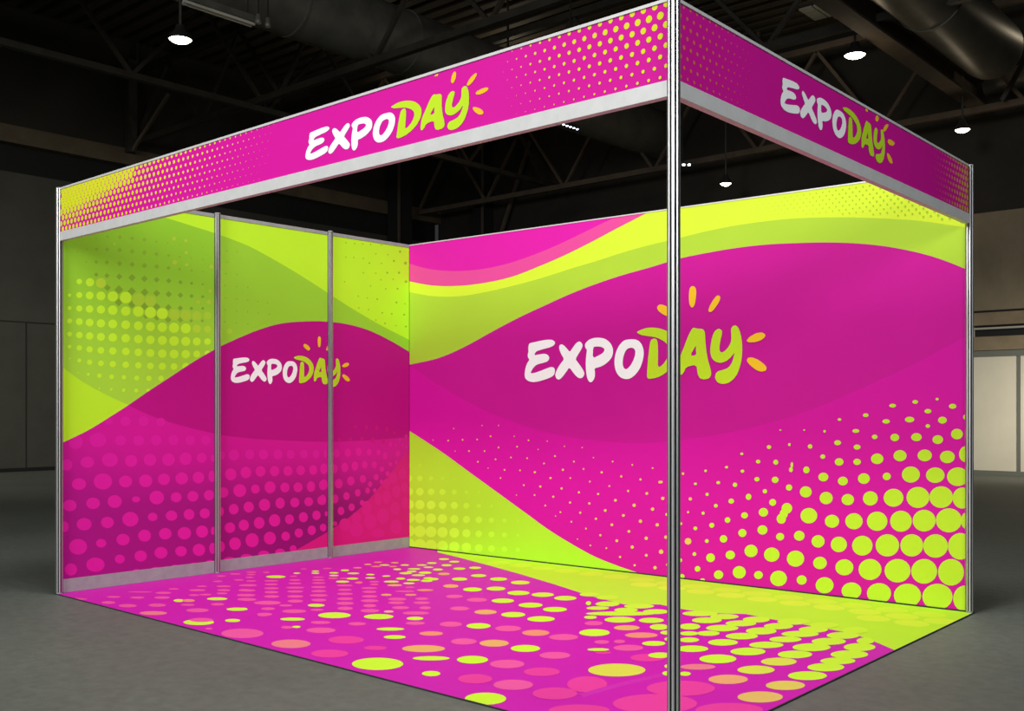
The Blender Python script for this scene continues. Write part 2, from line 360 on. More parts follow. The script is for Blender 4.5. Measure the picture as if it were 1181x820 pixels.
def left_art(art):
    pl = PL_LEFT
    LIM, GRN, YEL = (203,258,52), (162,222,58), (200,256,48)
    far = PL_LEFT.uz
    def green(u, z):
        t = (z-1.25)/.9
        return mixc((178,232,64), (156,218,54), t) if u < U1 else (164,222,58)
    art.add([rect(-.1, pl.L+.1, 0, 2.6)], LIM)
    top = curve(ARC_TOP)
    art.photo([[(60,236)]+top+[(474,420), (474,640), (60,690)]], green, (1.2, 2.4, 10))
    low = curve(ARC_LOW)
    art.photo([low[:19]+[(148,560), (60,560)]], YEL)
    # halftone: small dark lozenges above, pale green dots below
    G2 = (138,182,52); D1 = (206,258,52)
    z = (70,270,6.216)
    for y_, c_ in (
     ([(255,30,6),(337,17,10),(423,22,16),(512,30,16),(600,40,16),(685,55,10),(768,63,7),(853,75,5),(935,85,4),(1018,93,4),(125,125,5),(187,108,8)], (152,196,54)),
     ([(257,108,15),(333,110,16),(422,114,19),(512,124,19),(600,132,19),(687,143,17),(773,153,13),(853,163,9),(935,172,6),(1018,182,6)], (150,195,54)),
     ([(183,200,7),(255,200,15),(331,203,17),(421,211,20),(512,217,20),(600,226,20),(688,233,19),(772,242,16),(853,252,11),(938,262,9),(1018,270,6)], (147,192,54)),
     ([(255,291,16),(331,298,19),(419,305,22),(511,312,26),(600,320,24),(688,327,21),(774,335,19),(858,345,16),(938,353,13),(1018,360,9)], (140,184,54)),
     ([(335,385,24),(417,398,31),(509,410,30),(602,417,28),(688,424,25),(774,431,23),(858,438,20),(938,444,16),(1018,449,13)], G2),
     ([(415,490,28),(511,505,28),(602,517,27),(688,520,26),(772,525,23),(857,530,19),(937,533,14),(1018,533,12)], G2),
     ([(770,615,24),(860,615,22),(690,600,22),(610,590,20),(935,622,14),(1015,622,12)], (146,190,54))):
        art.ell(*z, y_, c_, shape='diamond')
    art.ell(*z, [(133,340,20),(210,345,30),(288,350,36,(196,234,60))], D1)
    art.ell(*z, [(556,470,44),(643,480,40)], (182,224,58))
    R = lambda ys, rs: [(x, y, r) for x, y, r in zip(COLX, ys, rs)]
    art.ell(*z, R((437,437,440,443,447,455), (12,22,28,32,37,42)), D1)
    art.ell(*z, R((530,533,537,541,545,552,555,562,570), (15,22,27,30,34,34,38,40,40)), D1)
    art.ell(*z, [(812,578,38),(896,582,38),(975,585,33),(1052,585,27)], (184,226,58))
    art.ell(*z, R((622,628,634,640,644,650,657,663,668,672,676), (18,25,28,30,32,32,32,33,34,37,36)), D1)
    art.ell(*z, [(975,679,30),(1052,682,25)], (192,232,56))
    art.ell(*z, R((717,724,731,737,741,747,753,758,762,766,769,770,771), (17,24,27,29,31,31,31,31,33,35,33,29,24)), D1)
    z = (70,380,6.216)
    art.ell(*z, R((123,132,143,150,154,158,164,169,173,176,177,176,170), (14,20,23,25,27,28,28,29,31,32,31,25,20)), D1)
    art.ell(*z, R((207,222,235,243,249,253,257,262,264,266,264), (6,15,19,21,23,24,23,24,26,25,26)), D1)
    art.ell(*z, [(123,310,5),(197,322,11),(277,332,17),(365,340,18),(453,343,16),(545,348,18),(632,351,20),(719,350,20),(277,422,7),(362,430,10),(451,435,13),(541,438,15),(627,437,14)], D1)
    art.ell(70,270,6.216, [(817,202,17),(902,220,12),(900,132,12),(812,33,14),(897,48,12),(1080,235,14),(1062,487,16),(985,488,14),(1070,408,12),(385,70,10)], (190,222,66))
    sp = [(60,253),(62,320),(55,388),(50,458),(50,531),(50,603),(47,672),(120,258),(120,393),(118,464),(117,537),(117,609),(114,679),(183,470),(183,544),(182,614),(183,685),(243,551),(245,620),(300,560),(312,628)]
    art.ell(250,240,5.126, [(x, y, 4) for x, y in sp], (146,190,52), n=8)
    art.ell(250,240,5.126, [(75,728,16)], (186,228,58))
    sp = [(763,205),(763,290),(815,210),(810,292),(866,298),(863,212),(866,383),(909,215),(902,325,5),(973,218),(973,327),(940,270),(940,385),(970,424),(1010,275),(1008,382,6),(1047,312,6),(1042,420),(1083,257,7),(1077,382,7),(1115,325,9),(1068,477,6),(1118,435,8),(909,460),(999,477),(948,538,5),(890,531),(836,520),(755,435),(1062,558,6),(1112,566),(1034,625,5),(978,619,5),(897,600),(940,662),(994,681,5),(1107,630,6),(840,590),(1060,695),(1117,700,6)]
    art.ell(250,240,5.126, [(p[0], p[1], p[2] if len(p) > 2 else 4) for p in sp], (158,204,52), n=8)
    # magenta field: darker lens above, brighter field with pink halftone below
    up = curve(UPPER_L)
    def field(u, z):
        t = u/pl.L
        edge = 1.05-.25*t
        return mixc((222,27,158), mixc((182,24,140), (152,20,118), (t-.1)/.6), (edge-z)/(.55+.1*t))
    art.photo([up+[(474,640), (60,700)]], field, (.05, 1.2, 16))
    i = next(k for k, p in enumerate(up) if p[0] >= 148.3)
    j = next(k for k, p in enumerate(low) if p[0] >= 148.3)
    art.photo([up[i:]+low[:j-1:-1]], (198,20,138))
    red = curve(ARC_RED)
    PK, PF = (234,32,168), (232,34,152)
    art.ell(70,470,6.308, [(345,95,32,28),(472,100,37,34),(603,100,36,36),(728,105,33,30),(108,250,52,52),(270,236,61,53),(433,240,40,37),(566,240,39,38),(694,237,38,37),(820,237,36,36),(942,237,34,36),(1055,237,34,34)], (230,32,168))
    art.ell(70,470,6.308, [(45,417,38,42),(193,398,50,41),(357,380,58,51),(511,388,45,43),(649,380,46,44),(783,378,47,46),(908,372,44,46),(1025,366,35,37),(1105,370,15,25)], (232,32,168))
    art.ell(70,470,6.308, [(132,557,52,43),(306,538,67,59),(471,538,48,43),(618,533,48,46),(750,522,44,42),(880,515,46,44),(1001,509,42,43),(1100,500,25,42),(65,713,50,42),(235,697,50,42),(392,684,52,47),(547,668,30,22),(698,655,53,50),(839,653,40,37),(961,646,40,39),(1078,638,37,38)], PK)
    art.ell(70,580,6.384, [(172,157,55,46),(343,144,48,42),(512,120,60,54),(676,103,36,31),(815,94,43,38),(944,85,40,40),(1060,77,38,37),(30,175,28,40),(127,323,67,58),(297,297,38,32),(458,270,49,43),(617,241,48,44),(769,227,47,42),(910,223,50,46),(1040,211,45,45),(1120,205,15,30),(75,490,45,45),(255,455,68,53),(434,413,37,33),(588,391,46,41),(737,367,48,43),(885,356,43,38),(1017,346,46,45),(1118,335,25,42),(560,507,35,22),(700,490,34,20),(845,475,36,20),(980,458,34,20),(1100,440,34,20)], PK)
    art.ell(245,490,4.556, [(50,160,14,22),(112,158,28,29),(195,155,24,26),(268,155,25,26),(343,155,24,26),(411,155,21,24),(480,154,20,23),(544,153,17,22),(592,153,8,22)], (230,32,168))
    art.ell(245,490,4.556, [(95,260,30,32),(175,250,28,31),(252,244,26,28),(326,243,25,27),(396,242,24,26),(463,239,23,26),(529,237,21,26),(585,233,18,25),(55,355,28,28),(143,345,34,34),(225,337,23,24),(302,328,29,32),(380,329,24,26),(449,328,24,26),(517,324,22,28),(578,317,19,26),(40,455,20,26),(111,443,26,28),(190,432,27,29),(273,420,30,32),(355,411,25,29),(432,408,24,26),(505,404,23,24),(572,397,22,24),(91,540,28,28),(164,527,27,29),(245,515,28,31),(326,502,30,33),(404,496,24,26),(477,485,24,27),(546,475,22,25),(597,467,8,14),(118,624,31,33),(208,606,35,37),(301,595,32,34),(384,585,23,24),(453,568,22,24),(521,554,22,25),(584,540,14,20),(45,640,20,28),(90,708,32,14),(178,694,30,16),(270,680,30,20),(355,668,26,18),(423,650,18,18)], (236,32,166))
    art.ell(370,470,4.555, [(15,322,20,28),(15,405,20,28),(10,485,18,28),(82,241,18,22),(141,237,17,22),(198,232,15,22),(253,235,13,18),(302,236,11,15),(337,253,12,18),(365,193,8,12),(70,322,18,24),(125,315,18,25),(178,307,17,25),(230,301,15,20),(280,301,14,19),(320,324,12,15),(93,400,21,26),(157,386,20,24),(220,375,17,21),(290,366,13,17),(350,347,12,14),(318,391,10,13),(365,297,9,12),(395,287,7,10),(404,242,12,16),(74,480,18,24),(134,465,17,21),(193,448,15,20),(245,436,12,16),(258,403,11,15),(282,435,10,11),(105,543,18,22),(161,524,17,20),(216,500,12,15),(74,610,12,12),(10,630,16,20),(390,197,5,8),(430,195,6,8),(414,170,6,8),(447,150,7,8),(449,208,6,10)], (236,32,166))
    art.ell(370,470,4.555, [(95,168,11,9),(155,165,9,9),(215,163,10,11),(272,170,10,14),(327,176,9,14),(180,100,9,10),(239,103,9,12),(293,107,9,14),(346,113,8,14),(386,133,6,9)], (214,26,134))
    art.photo([up[:i+1]+low[:j][::-1]], YEL)
    art.photo([red+[(474,650)]], (228,30,138))
    art.ell(370,470,4.555, [(430,350,22,28),(380,370,22,32),(345,400,18,28),(395,440,22,33),(345,470,22,35),(300,480,20,33),(440,420,18,28),(390,530,25,35),(325,570,32,40),(240,530,25,40),(260,600,32,40),(395,625,30,38),(440,500,18,30),(300,660,35,25),(185,640,36,38),(125,615,30,33),(185,580,24,30)], (233,33,150))
RAYS_FRONT = [zp(445, 80, 9.65, q) for q in (
 [(538,80),(575,50),(592,58),(578,78)],
 [(770,22),(790,40),(785,90),(765,145),(745,158),(728,140),(735,90),(750,45)],
 [(1010,38),(1020,60),(985,125),(935,180),(910,185),(905,165),(940,100),(985,55)],
 [(1145,205),(1145,230),(1100,262),(1040,285),(1003,278),(1010,250),(1060,222),(1110,203)],
 [(970,425),(1000,418),(1060,440),(1095,475),(1085,500),(1050,508),(1005,485),(975,450)])]
RAYS_SIDE = [zp(870, 70, 4.542, q) for q in (
 [(578,250),(592,256),(591,270),(581,266)],
 [(640,283),(651,300),(643,322),(631,316),(632,295)],
 [(692,330),(701,338),(692,358),(678,374),(669,368),(677,345)],
 [(700,410),(724,420),(734,435),(723,447),(703,441),(694,425)],
 [(690,483),(702,488),(716,510),(723,536),(712,541),(697,520)])]
LOGO_LEFT = [(273.8,440.8),(271.6,414.9),(308.7,442),(366.2,412.1),(371.7,443.5),(389.3,412.8),(383.9,447.1),(405.2,419.2),(404.9,438.9),(335.8,412.8)]
edges = [(.0225, U1-.0225), (U1+.0225, U2-.0225), (U2+.0225, PL_LEFT.L-.002)]
PLAB = ['left wall panel nearest the front, green halftone over a magenta S-curve, no logo',
        'middle left wall panel carrying most of the small printed logo between two posts',
        'left wall panel in the back corner with the end of the small logo']
for k, (u0, u1) in enumerate(edges):
    t = thing('display_panel', PLAB[k], 'panel', base_at(PL_LEFT, (u0+u1)/2), 'printed panels of the left wall')
    z0, z1 = .09, 2.472
    a = Art(PL_LEFT, rect(u0, u1, z0, z1)); left_art(a)
    a.build('printed_board', t, M_PRINT, board(PL_LEFT, u0, u1, z0, z1), M_WHITE)
    if k:
        logo(PL_LEFT, rect(u0, u1, z0, z1), t, .0030, LOGO_LEFT)
    board(PL_LEFT, u0, u1, 2.472, 2.497, .026, .004).build('top_rail', M_KICK, t, .0015)
    board(PL_LEFT, u0, u1, Z0, .09, .026, .004).build('bottom_rail', M_KICK, t, .0015)

# ---- back wall: one wide printed panel
UP_M = [(466,422),(472.2,420.6),(505.7,413),(536,399.9),(566.7,383),(597,367),(627.7,352.6),(658,338.9),(688.7,327),(719,317),(749.7,308.4),(783,298.4),(813.5,292),(849,286),(884.8,282),(920,280.3),(956,279.6),(991.7,281),(1027,285),(1063,292.4),(1091.5,301.3),(1125,315)]
UP_G = [(466,334),(472,336.7),(499.6,341.6),(530,341.6),(560.6,336.7),(597,328.2),(627.7,319.7),(658,310),(688.7,300.8),(719,291),(749.7,282.5),(783,274.6),(813.5,267),(849,260),(884.8,255),(920,251.7),(956,250.7),(991.7,251),(1027,252.5),(1063,255),(1125,264)]
UP_Y = [(466,322),(472,324.5),(499.6,329.4),(530,329.7),(560.6,326),(591,319),(621.6,307.2),(652,294),(682.6,278.8),(713,262.6),(743.6,246.8),(775,229)]
UP_P = [(466,300),(472,303.8),(493.5,310),(521,312.6),(551.5,311),(582,305),(612.5,295),(643,282.5),(673.5,268),(698,256),(719,246.2),(740,234)]
LENS = [(472,420.5),(500,440),(550,469),(600,489.5),(650,503),(700,509.5),(740,511),(790,507),(850,497),(900,484),(950,467),(1000,445),(1050,422),(1090,401),(1130,379)]
TRI = [(466,493),(507.6,520),(539.3,543),(571,566),(602.7,589),(634.4,612),(666,631.2),(688.4,643),(713.7,653),(744,663.6),(775,676)]
def back_art(art):
    L = PL_BACK.L
    art.add([rect(-.1, L+.1, -.1, 2.6)], (220,22,166))
    art.photo([curve(UP_M)+curve(LENS)[::-1]], (208,25,155))
    art.photo([[(466,180), (1130,180)]+curve(UP_M)[::-1]], (183,222,62))
    art.photo([[(466,180), (1130,180)]+curve(UP_G)[::-1]], (222,250,60))
    art.photo([[(466,180), (775,180)]+curve(UP_Y)[::-1]], (238,82,162))
    art.photo([[(466,180), (740,180)]+curve(UP_P)[::-1]], (232,34,176))
    art.photo([curve(TRI)+[(775,720), (466,720)]], (186,240,52))
    rows = [(305,(8,6,4)),(352,(12,10,8,6,4)),(400,(15,14,12,11,9,7,5)),(447,(18,17,16,14,13,11,8,6)),(495,(20,19,18,17,15,13,12,10,8,5)),(543,(21,21,20,19,18,15,12,11,9,6)),(592,(22,22,21,20,19,17,14,12,10,8)),(640,(22,22,22,21,20,19,17,15,12,10))]
    for y, rs in rows:
        for k, r in enumerate(rs):
            x = 37+39*k+k*k*.55
            art.ell(460,440,3.153, [(x, y+k*2.2*(y-350)/240, r)], mixc((186,240,52), (208,264,62), r/18))
    GD = (200,236,50)
    big = [(756,78,11,6),(829,66,9,6),(900,57,5,4),(950,80,12,8),(870,96,11,7),(735,129,12,7),(811,123,15,9),(917,125,14,11),(870,144,7,6),(669,109,9,6),(584,123,6,4),(637,160,11,6),(698,179,9,7),(763,181,14,12),(833,180,17,13),(902,188,17,14),(964,170,19,17),(990,115,6,8),(578,198,11,8),(641,212,11,8),(536,161,4,4),(489,210,7,7),(422,204,4,5),(356,212,7,6),(470,157,3,2),(393,157,3,2),(530,243,8,7),(583,260,14,12),(641,260,12,10),(706,250,20,17),(780,240,21,18),(860,239,23,19),(933,244,24,20),(993,235,22,26),(268,234,5,4),(321,259,7,6),(378,261,8,8),(427,285,6,8),(477,286,10,11),(430,270,4,9),(532,309,16,14),(595,322,16,14),(663,314,19,17),(737,307,13,12),(815,301,29,26),(894,303,30,25),(967,308,35,30),(219,277,5,4),(270,290,6,5),(317,316,8,7),(376,318,11,10),(421,343,10,10),(475,357,19,18),(343,355,7,7),(541,377,21,20),(611,382,20,18),(684,378,24,23),(759,376,32,29),(838,375,37,34),(913,374,38,35),(982,377,32,34),(151,289,4,4),(192,327,6,5),(246,334,7,7),(290,373,9,10),(234,387,9,8),(368,391,11,11),(338,423,15,14),(414,410,17,17),(404,428,13,15),(396,444,15,16),(485,434,27,25),(560,452,23,21),(631,452,28,26),(706,452,33,31),(783,452,35,34),(858,450,37,35),(938,449,42,39),(990,450,12,25),(118,331,5,4),(102,380,5,5),(156,365,5,5),(184,402,6,6),(277,433,11,10),(222,448,9,9),(143,426,5,5),(270,490,13,13),(335,480,16,15),(392,502,13,12),(454,499,17,16),(515,517,21,20),(582,527,26,25),(658,531,33,32),(739,530,38,36),(818,530,37,36),(895,532,40,38),(975,533,40,43),(171,465,8,8),(118,475,6,6),(95,517,10,10),(155,516,6,6),(209,509,12,12),(298,548,21,20),(365,560,25,23),(442,573,28,26),(521,587,22,20),(600,601,29,26),(683,608,37,34),(772,612,42,38),(858,614,42,40),(945,617,42,43),(167,570,14,14),(231,561,15,14),(115,558,6,6),(260,617,21,20),(193,625,15,14),(125,606,9,9),(322,626,14,13),(387,637,27,25),(462,642,16,15),(536,659,29,26),(623,677,32,27),(712,685,39,33),(804,692,44,38),(901,696,49,42),(990,702,38,42),(75,630,8,7),(141,643,8,6),(70,578,5,6),(78,298,4,4),(30,594,5,5),(8,551,6,6),(8,325,4),(13,378,4),(25,430,4),(22,504,4),(72,460,4)]
    art.ell(760,440,2.805, big, GD)
    fine = [(200,171,2),(303,160,2),(363,160,2),(125,213,2),(180,215,3),(232,212,3),(285,211,3),(334,199,3),(420,199,2),(472,214,3),(430,237,3),(540,217,2),(205,253,2),(256,253,3),(312,253,3),(363,240,3),(507,247,2),(352,283,3),(408,276,3),(467,279,3),(288,292,3),(325,315,2),(568,271,3),(603,236,2),(667,240,2),(637,291,3),(528,298,3),(597,321,4),(672,318,3),(708,277,2),(778,291,3),(849,303,3),(923,315,3),(385,321,3),(441,323,3),(495,330,4),(552,351,4),(624,351,3),(695,364,3),(738,330,4),(809,345,4),(879,356,4),(949,366,5),(1034,336,4),(370,351,3),(455,377,3),(515,382,4),(592,389,4),(655,403,4),(725,409,4),(766,380,3),(834,398,4),(902,407,5),(960,425,6),(1060,427,6),(494,413,3),(562,419,4),(623,440,4),(693,443,4),(788,432,5),(856,450,6),(923,464,6),(533,451,3),(588,475,3),(660,477,4),(751,469,5),(817,487,5),(879,508,6),(978,485,5),(428,413,2),(570,489,2),(628,510,3),(717,499,4),(775,521,5),(837,545,5),(940,521,6),(1052,475,4),(681,535,3),(733,559,4),(793,579,5),(900,570,6),(971,566,6),(1026,517,5),(1052,581,12),(650,573,2),(697,596,3),(755,606,3),(849,602,6),(954,619,8),(900,632,5),(805,638,4),(932,677,6),(858,668,4),(977,666,5)]
    art.ell(460,440,3.153, [(x, y, r*1.05) for x, y, r in fine], (238,205,95), n=8)
    # fine green halftone in the lime band at the top right
    du, dz = .041, .0245; g = curve(UP_G)
    gl = sorted(PL_BACK.uz(*p) for p in g)
    def lim(u):
        for a, b in zip(gl, gl[1:]):
            if a[0] <= u <= b[0]: return a[1]+(b[1]-a[1])*(u-a[0])/(b[0]-a[0])
        return 9
    ua = PL_BACK.uz(745,260)[0]
    for j in range(40):
        z = 2.49-j*dz; u = ua+(j % 2)*du/2
        while u < L:
            t = (u-ua)/(L-ua); hgt = (z-lim(u))/.42
            r = .0085*max(0, t-.08)**.8*(.35+.65*min(1, max(0, t+.25-abs(hgt-.45))))
            step = 3 if t < .3 else 1
            if z > lim(u)+.02 and r > .001 and (step == 1 or (j % 4 == 0)): art.dot(u, z, r, mixc((205,238,56), (172,212,54), t*1.2), 8)
            u += du*(2 if t < .3 else 1)
t = thing('display_panel', 'wide back wall panel with the largest logo and big lime dots at its lower right', 'panel', base_at(PL_BACK, PL_BACK.L/2))
a = Art(PL_BACK, rect(.004, PL_BACK.L-.0225, Z0, 2.488)); back_art(a)
a.build('printed_board', t, M_PRINT, board(PL_BACK, .004, PL_BACK.L-.0225, Z0, 2.488), M_WHITE)
board(PL_BACK, .004, PL_BACK.L-.0225, Z0, .014, .012, .004).build('base_strip', M_EDGE, t)
logo(PL_BACK, rect(.004, PL_BACK.L-.0225, Z0, 2.49), t, .0030)
board(PL_BACK, .004, PL_BACK.L-.0225, 2.488, 2.496, .024, .003).build('top_rail', M_RAIL, t)

# ---- headers
def header(pl, ua, ub, label, artf, target, rays, bot=2.231):
    t = thing('header_fascia', label, 'header', base_at(pl, pl.L/2, 2.176), 'header boards of the booth')
    a = Art(pl, rect(ua, ub, bot, 2.492)); artf(a)
    a.build('printed_board', t, M_PRINT, board(pl, ua, ub, bot, 2.492), M_WHITE)
    logo(pl, rect(ua, ub, bot, 2.492), t, .0025, target, rays)
    board(pl, ua, ub, 2.492, 2.503, .026, .006).build('top_rail', M_RAIL, t)
    board(pl, ua, ub, 2.176, bot, .030, .006).build('bottom_rail', M_RAIL, t, .0015)
    return t
def front_art(art):
    art.add([rect(0, PL_FRONT.L, 2.1, 2.6)], (226,26,166))
    du, dz = .0455, .0345; L = PL_FRONT.L
    YL = (232,240,40)
    ul = lambda x: PL_FRONT.uz(x, 180)[0]
    a0, a1, a2 = ul(72), ul(150), ul(345); b0, b1 = ul(575), ul(768)
    # merged lime area at the upper left
    for j in range(9):
        z = 2.487-j*dz; t = (z-2.23)/.26
        for i in range(110):
            u = .03+i*du+(j % 2)*du/2
            if u < a2:
                k = 1-(u-a0)/(a2-a0); r = .0235*max(0, k)**1.1*(.62+.5*t)
                if u < a1+.05:
                    q = (u-a0)/(a1-a0); m = max(0, min(1, (t-.36-.30*q)/.16))
                    r = min(r, .0170+.003*q); r += (.0232-.0022*max(0, q)-r)*m
                if r > .0016: art.dot(u, z, r, mixc((240,130,140), YL, r/.006))
            elif u > b0:
                k = (u-b0)/(b1-b0); r = .0128*k**.62*(.42+.75*max(0, t))*(1-.25*max(0, t-.85)/.15)
                if r > .0014: art.dot(u, z, r, mixc((240,130,140), (235,238,45), r/.006))
LOGO_FRONT = [(357.3,187.5),(358.3,151.3),(410.1,174.1),(502.5,107.8),(508.2,148.2),(533.3,102),(523.2,146),(564,102.3),(558,131.8),(452,122.3)]
LOGO_SIDE = [(909.6,130.5),(900.8,89.8),(942.2,148.2),(999.9,140),(1004.3,180),(1015.8,148.8),(1013.1,185.6),(1030.7,164.7),(1028,188.9),(970.8,122.8)]
def side_art(art):
    L = PL_SIDE.L
    art.add([rect(0, L, 2.1, 2.6)], (216,24,156))
    du, dz = .043, .034
    ul = lambda x: PL_SIDE.uz(x, 150)[0]
    a0, a1 = ul(784), ul(880); b0, b1 = ul(1062), ul(1117)
    for j in range(9):
        z = 2.487-j*dz; t = (z-2.23)/.26
        for i in range(90):
            u = .02+i*du+(j % 2)*du/2
            if u < a1:
                k = (u-a0)/(a1-a0); r = .0078*(1-k)**.6*(.75+.5*t*(1-t)*2)
                if r > .0016: art.dot(u, z, r, mixc((238,60,140), (226,120,70), (1-k)*1.5))
            elif u > b0:
                k = (u-b0)/(b1-b0); r = .0165*k**1.1
                if r > .002: art.dot(u, z, r, mixc((235,50,130), (222,180,60), k*1.1))
header(PL_FRONT, .0225, PL_FRONT.L-.0225, 'bright magenta front header with lime halftone ends, left of the front corner post', front_art, LOGO_FRONT, RAYS_FRONT)
header(PL_SIDE, .0225, PL_SIDE.L-.0225, 'darker magenta side header right of the front corner post', side_art, LOGO_SIDE, RAYS_SIDE)

# ---- printed floor covering
FLO = Floor()
def off_quad(d):
    c = (FL+BL+BR+FR)/4; return [p+(p-c).normalized()*d for p in (FL, FR, BR, BL)]
q = off_quad(.03); qi = off_quad(.022)
carpet = thing('printed_floor_covering', 'magenta booth floor covering with pink and lime ovals, solid lime beside the back wall', 'carpet', (((FL+BR)/2).x, ((FL+BR)/2).y, 0))
art = Art(FLO, [(p.x, p.y) for p in qi], -.0002)
MG = (212,34,176)
art.add([[(p.x, p.y) for p in q]], MG)
LM, LM2 = (210,250,56), (198,244,54)
art.photo([[(500,622), (540,626), (600,635), (700,648), (780,657), (900,671), (1000,682), (1140,700), (1046,756), (1014,742), (985,731), (938,722), (890,714), (860,708), (816,707), (785,702), (761,697), (720,697), (680,687), (640,674), (600,662), (560,651), (530,643), (505,637)]], LM2)
# pale dots inside the solid lime zone, rows parallel to the back wall
e = PL_BACK.e; nn = PL_BACK.n
for j in range(1, 9):
    for i in range(60):
        uu = .2+i*.205+(j % 2)*.1; vv = .05+j*.15
        p = BL+e*uu+nn*vv; d = Vector((p.x-CX, p.y-CY)); dep = d.dot(Vector((FWD.x, FWD.y)))
        if dep < 1 or uu > PL_BACK.L: continue
        px = W/2+F*d.dot(Vector((RGT.x, RGT.y)))/dep; py = HY+F*CZ/dep
        if px > 560 and vv < .12+.42*(uu/PL_BACK.L): art.add([[(p.x+.088*math.cos(a*.35), p.y+.088*math.sin(a*.35)) for a in range(18)]], mixc(LM2, (222,250,62), (vv+.1)/.5))
PKF, HOT = (244,92,164), (240,66,160)
OR1, OR2, OR3 = (244,150,118), (238,180,104), (242,130,140)
def E_(z, data, col): art.ell(*z, data, col, n=26)
Z_D = (60,640,4.92); Z_F = (280,630,5.135); Z_G = (300,700,5.624); Z_A = (640,700,5.368); Z_B = (800,700,5.905); Z_H = (660,640,5.905)
E_(Z_D, [(150,250,50,5),(350,238,40,5),(485,242,40,6),(632,215,45,6),(625,242,45,7),(320,270,40,8),(430,288,52,9),(597,285,50,9),(825,314,65,11),(770,283,40,6),(825,200,48,6),(975,200,38,6),(975,178,42,5),(1115,172,48,6),(1095,200,38,7),(1090,228,42,7),(965,218,32,5),(870,225,35,5),(805,228,30,5),(850,178,30,4),(1100,252,48,8),(940,280,38,7),(890,418,22,5),(500,210,70,3),(690,193,30,4),(575,330,78,11,OR3),(1080,445,120,27),(1200,340,35,8),(960,120,25,4),(1040,108,30,4),(1130,98,30,4),(1060,142,30,4),(1130,148,30,4),(940,150,28,4),(1180,272,35,8)], PKF)
E_(Z_D, [(937,249,58,8),(1050,308,60,9),(1025,372,43,9),(832,382,87,16),(720,259,30,8)], LM)
E_(Z_D, [(848,369,68,12,PKF),(775,259,36,8,OR1)], PKF)
cols = [(310,(200,220,245,268,297,325),(35,40,55,48,48,46)),(450,(183,200,218,242,266,291,319),(35,38,42,45,45,55,45)),(605,(190,232,258,282,311,338,368),(32,48,42,48,48,52,46)),(750,(248,270,297,323,352,382),(48,42,47,53,40,57)),(170,(205,226,249,272,298),(42,40,45,42,46)),(30,(232,262,290,316),(55,45,45,50)),(780,(210,226),(30,26)),(685,(216,),(24,))]
for x, ys, ws in cols:
    for y, w in zip(ys, ws): E_(Z_F, [(x+(y-260)*.02, y, w, 4+(y-180)*.033)], PKF)
E_(Z_F, [(148,335,78,12),(305,385,72,11),(130,403,45,9),(150,370,42,8),(255,351,40,6),(440,377,40,6),(462,452,58,9),(675,460,52,8),(915,313,55,9),(910,335,50,8),(1060,311,40,8),(1060,335,50,8),(935,364,52,9),(1080,365,35,9),(1025,396,80,10),(1020,457,58,8),(960,267,60,5),(320,160,22,4),(300,178,24,4),(140,155,22,4),(40,185,26,4),(50,168,26,4),(360,135,20,3),(500,132,26,4),(535,190,30,5),(990,243,28,5)], PKF)
E_(Z_F, [(865,387,30,6,(250,190,150)),(850,288,32,6,OR2),(900,231,45,6,OR2),(995,288,35,6,OR1),(1080,260,50,6,OR1),(790,120,30,4,OR1),(740,108,22,4,OR2),(800,95,26,4,OR1),(900,98,24,4,OR2),(680,128,26,4,OR1),(890,120,24,4,OR1),(690,215,20,6,OR3)], OR1)
E_(Z_F, [(196,181,58,8),(435,350,50,9),(543,409,97,17),(805,417,88,15),(1020,428,50,10),(295,432,74,9),(5,371,20,7),(590,210,40,6),(605,143,25,5),(655,161,35,5),(650,192,35,6),(880,210,45,6),(985,220,35,5),(935,192,28,6),(965,160,38,6),(1080,157,38,7),(1010,200,40,6),(1090,205,35,7),(430,148,22,4),(430,160,24,4),(320,160,20,4),(540,158,28,4),(540,174,28,4),(755,188,30,4),(850,177,25,4),(755,168,25,4),(915,137,24,5),(1015,135,38,5),(1040,172,40,5),(1100,190,30,6),(840,112,30,4),(1120,100,30,5),(1060,112,30,4),(1100,125,30,4),(960,112,26,4),(1000,150,30,5)], LM)
E_(Z_G, [(395,152,96,18),(558,214,117,25,HOT),(748,267,74,14,HOT),(452,303,122,26,HOT),(175,133,40,9),(630,110,58,11),(380,100,52,8),(1007,106,63,11),(200,240,128,28,OR3),(1060,271,140,23,OR2),(1110,173,78,14,OR1)], PKF)
E_(Z_G, [(845,144,90,10),(873,196,72,12),(762,370,167,40),(1110,433,60,17),(236,130,28,7),(1110,334,120,14)], LM)
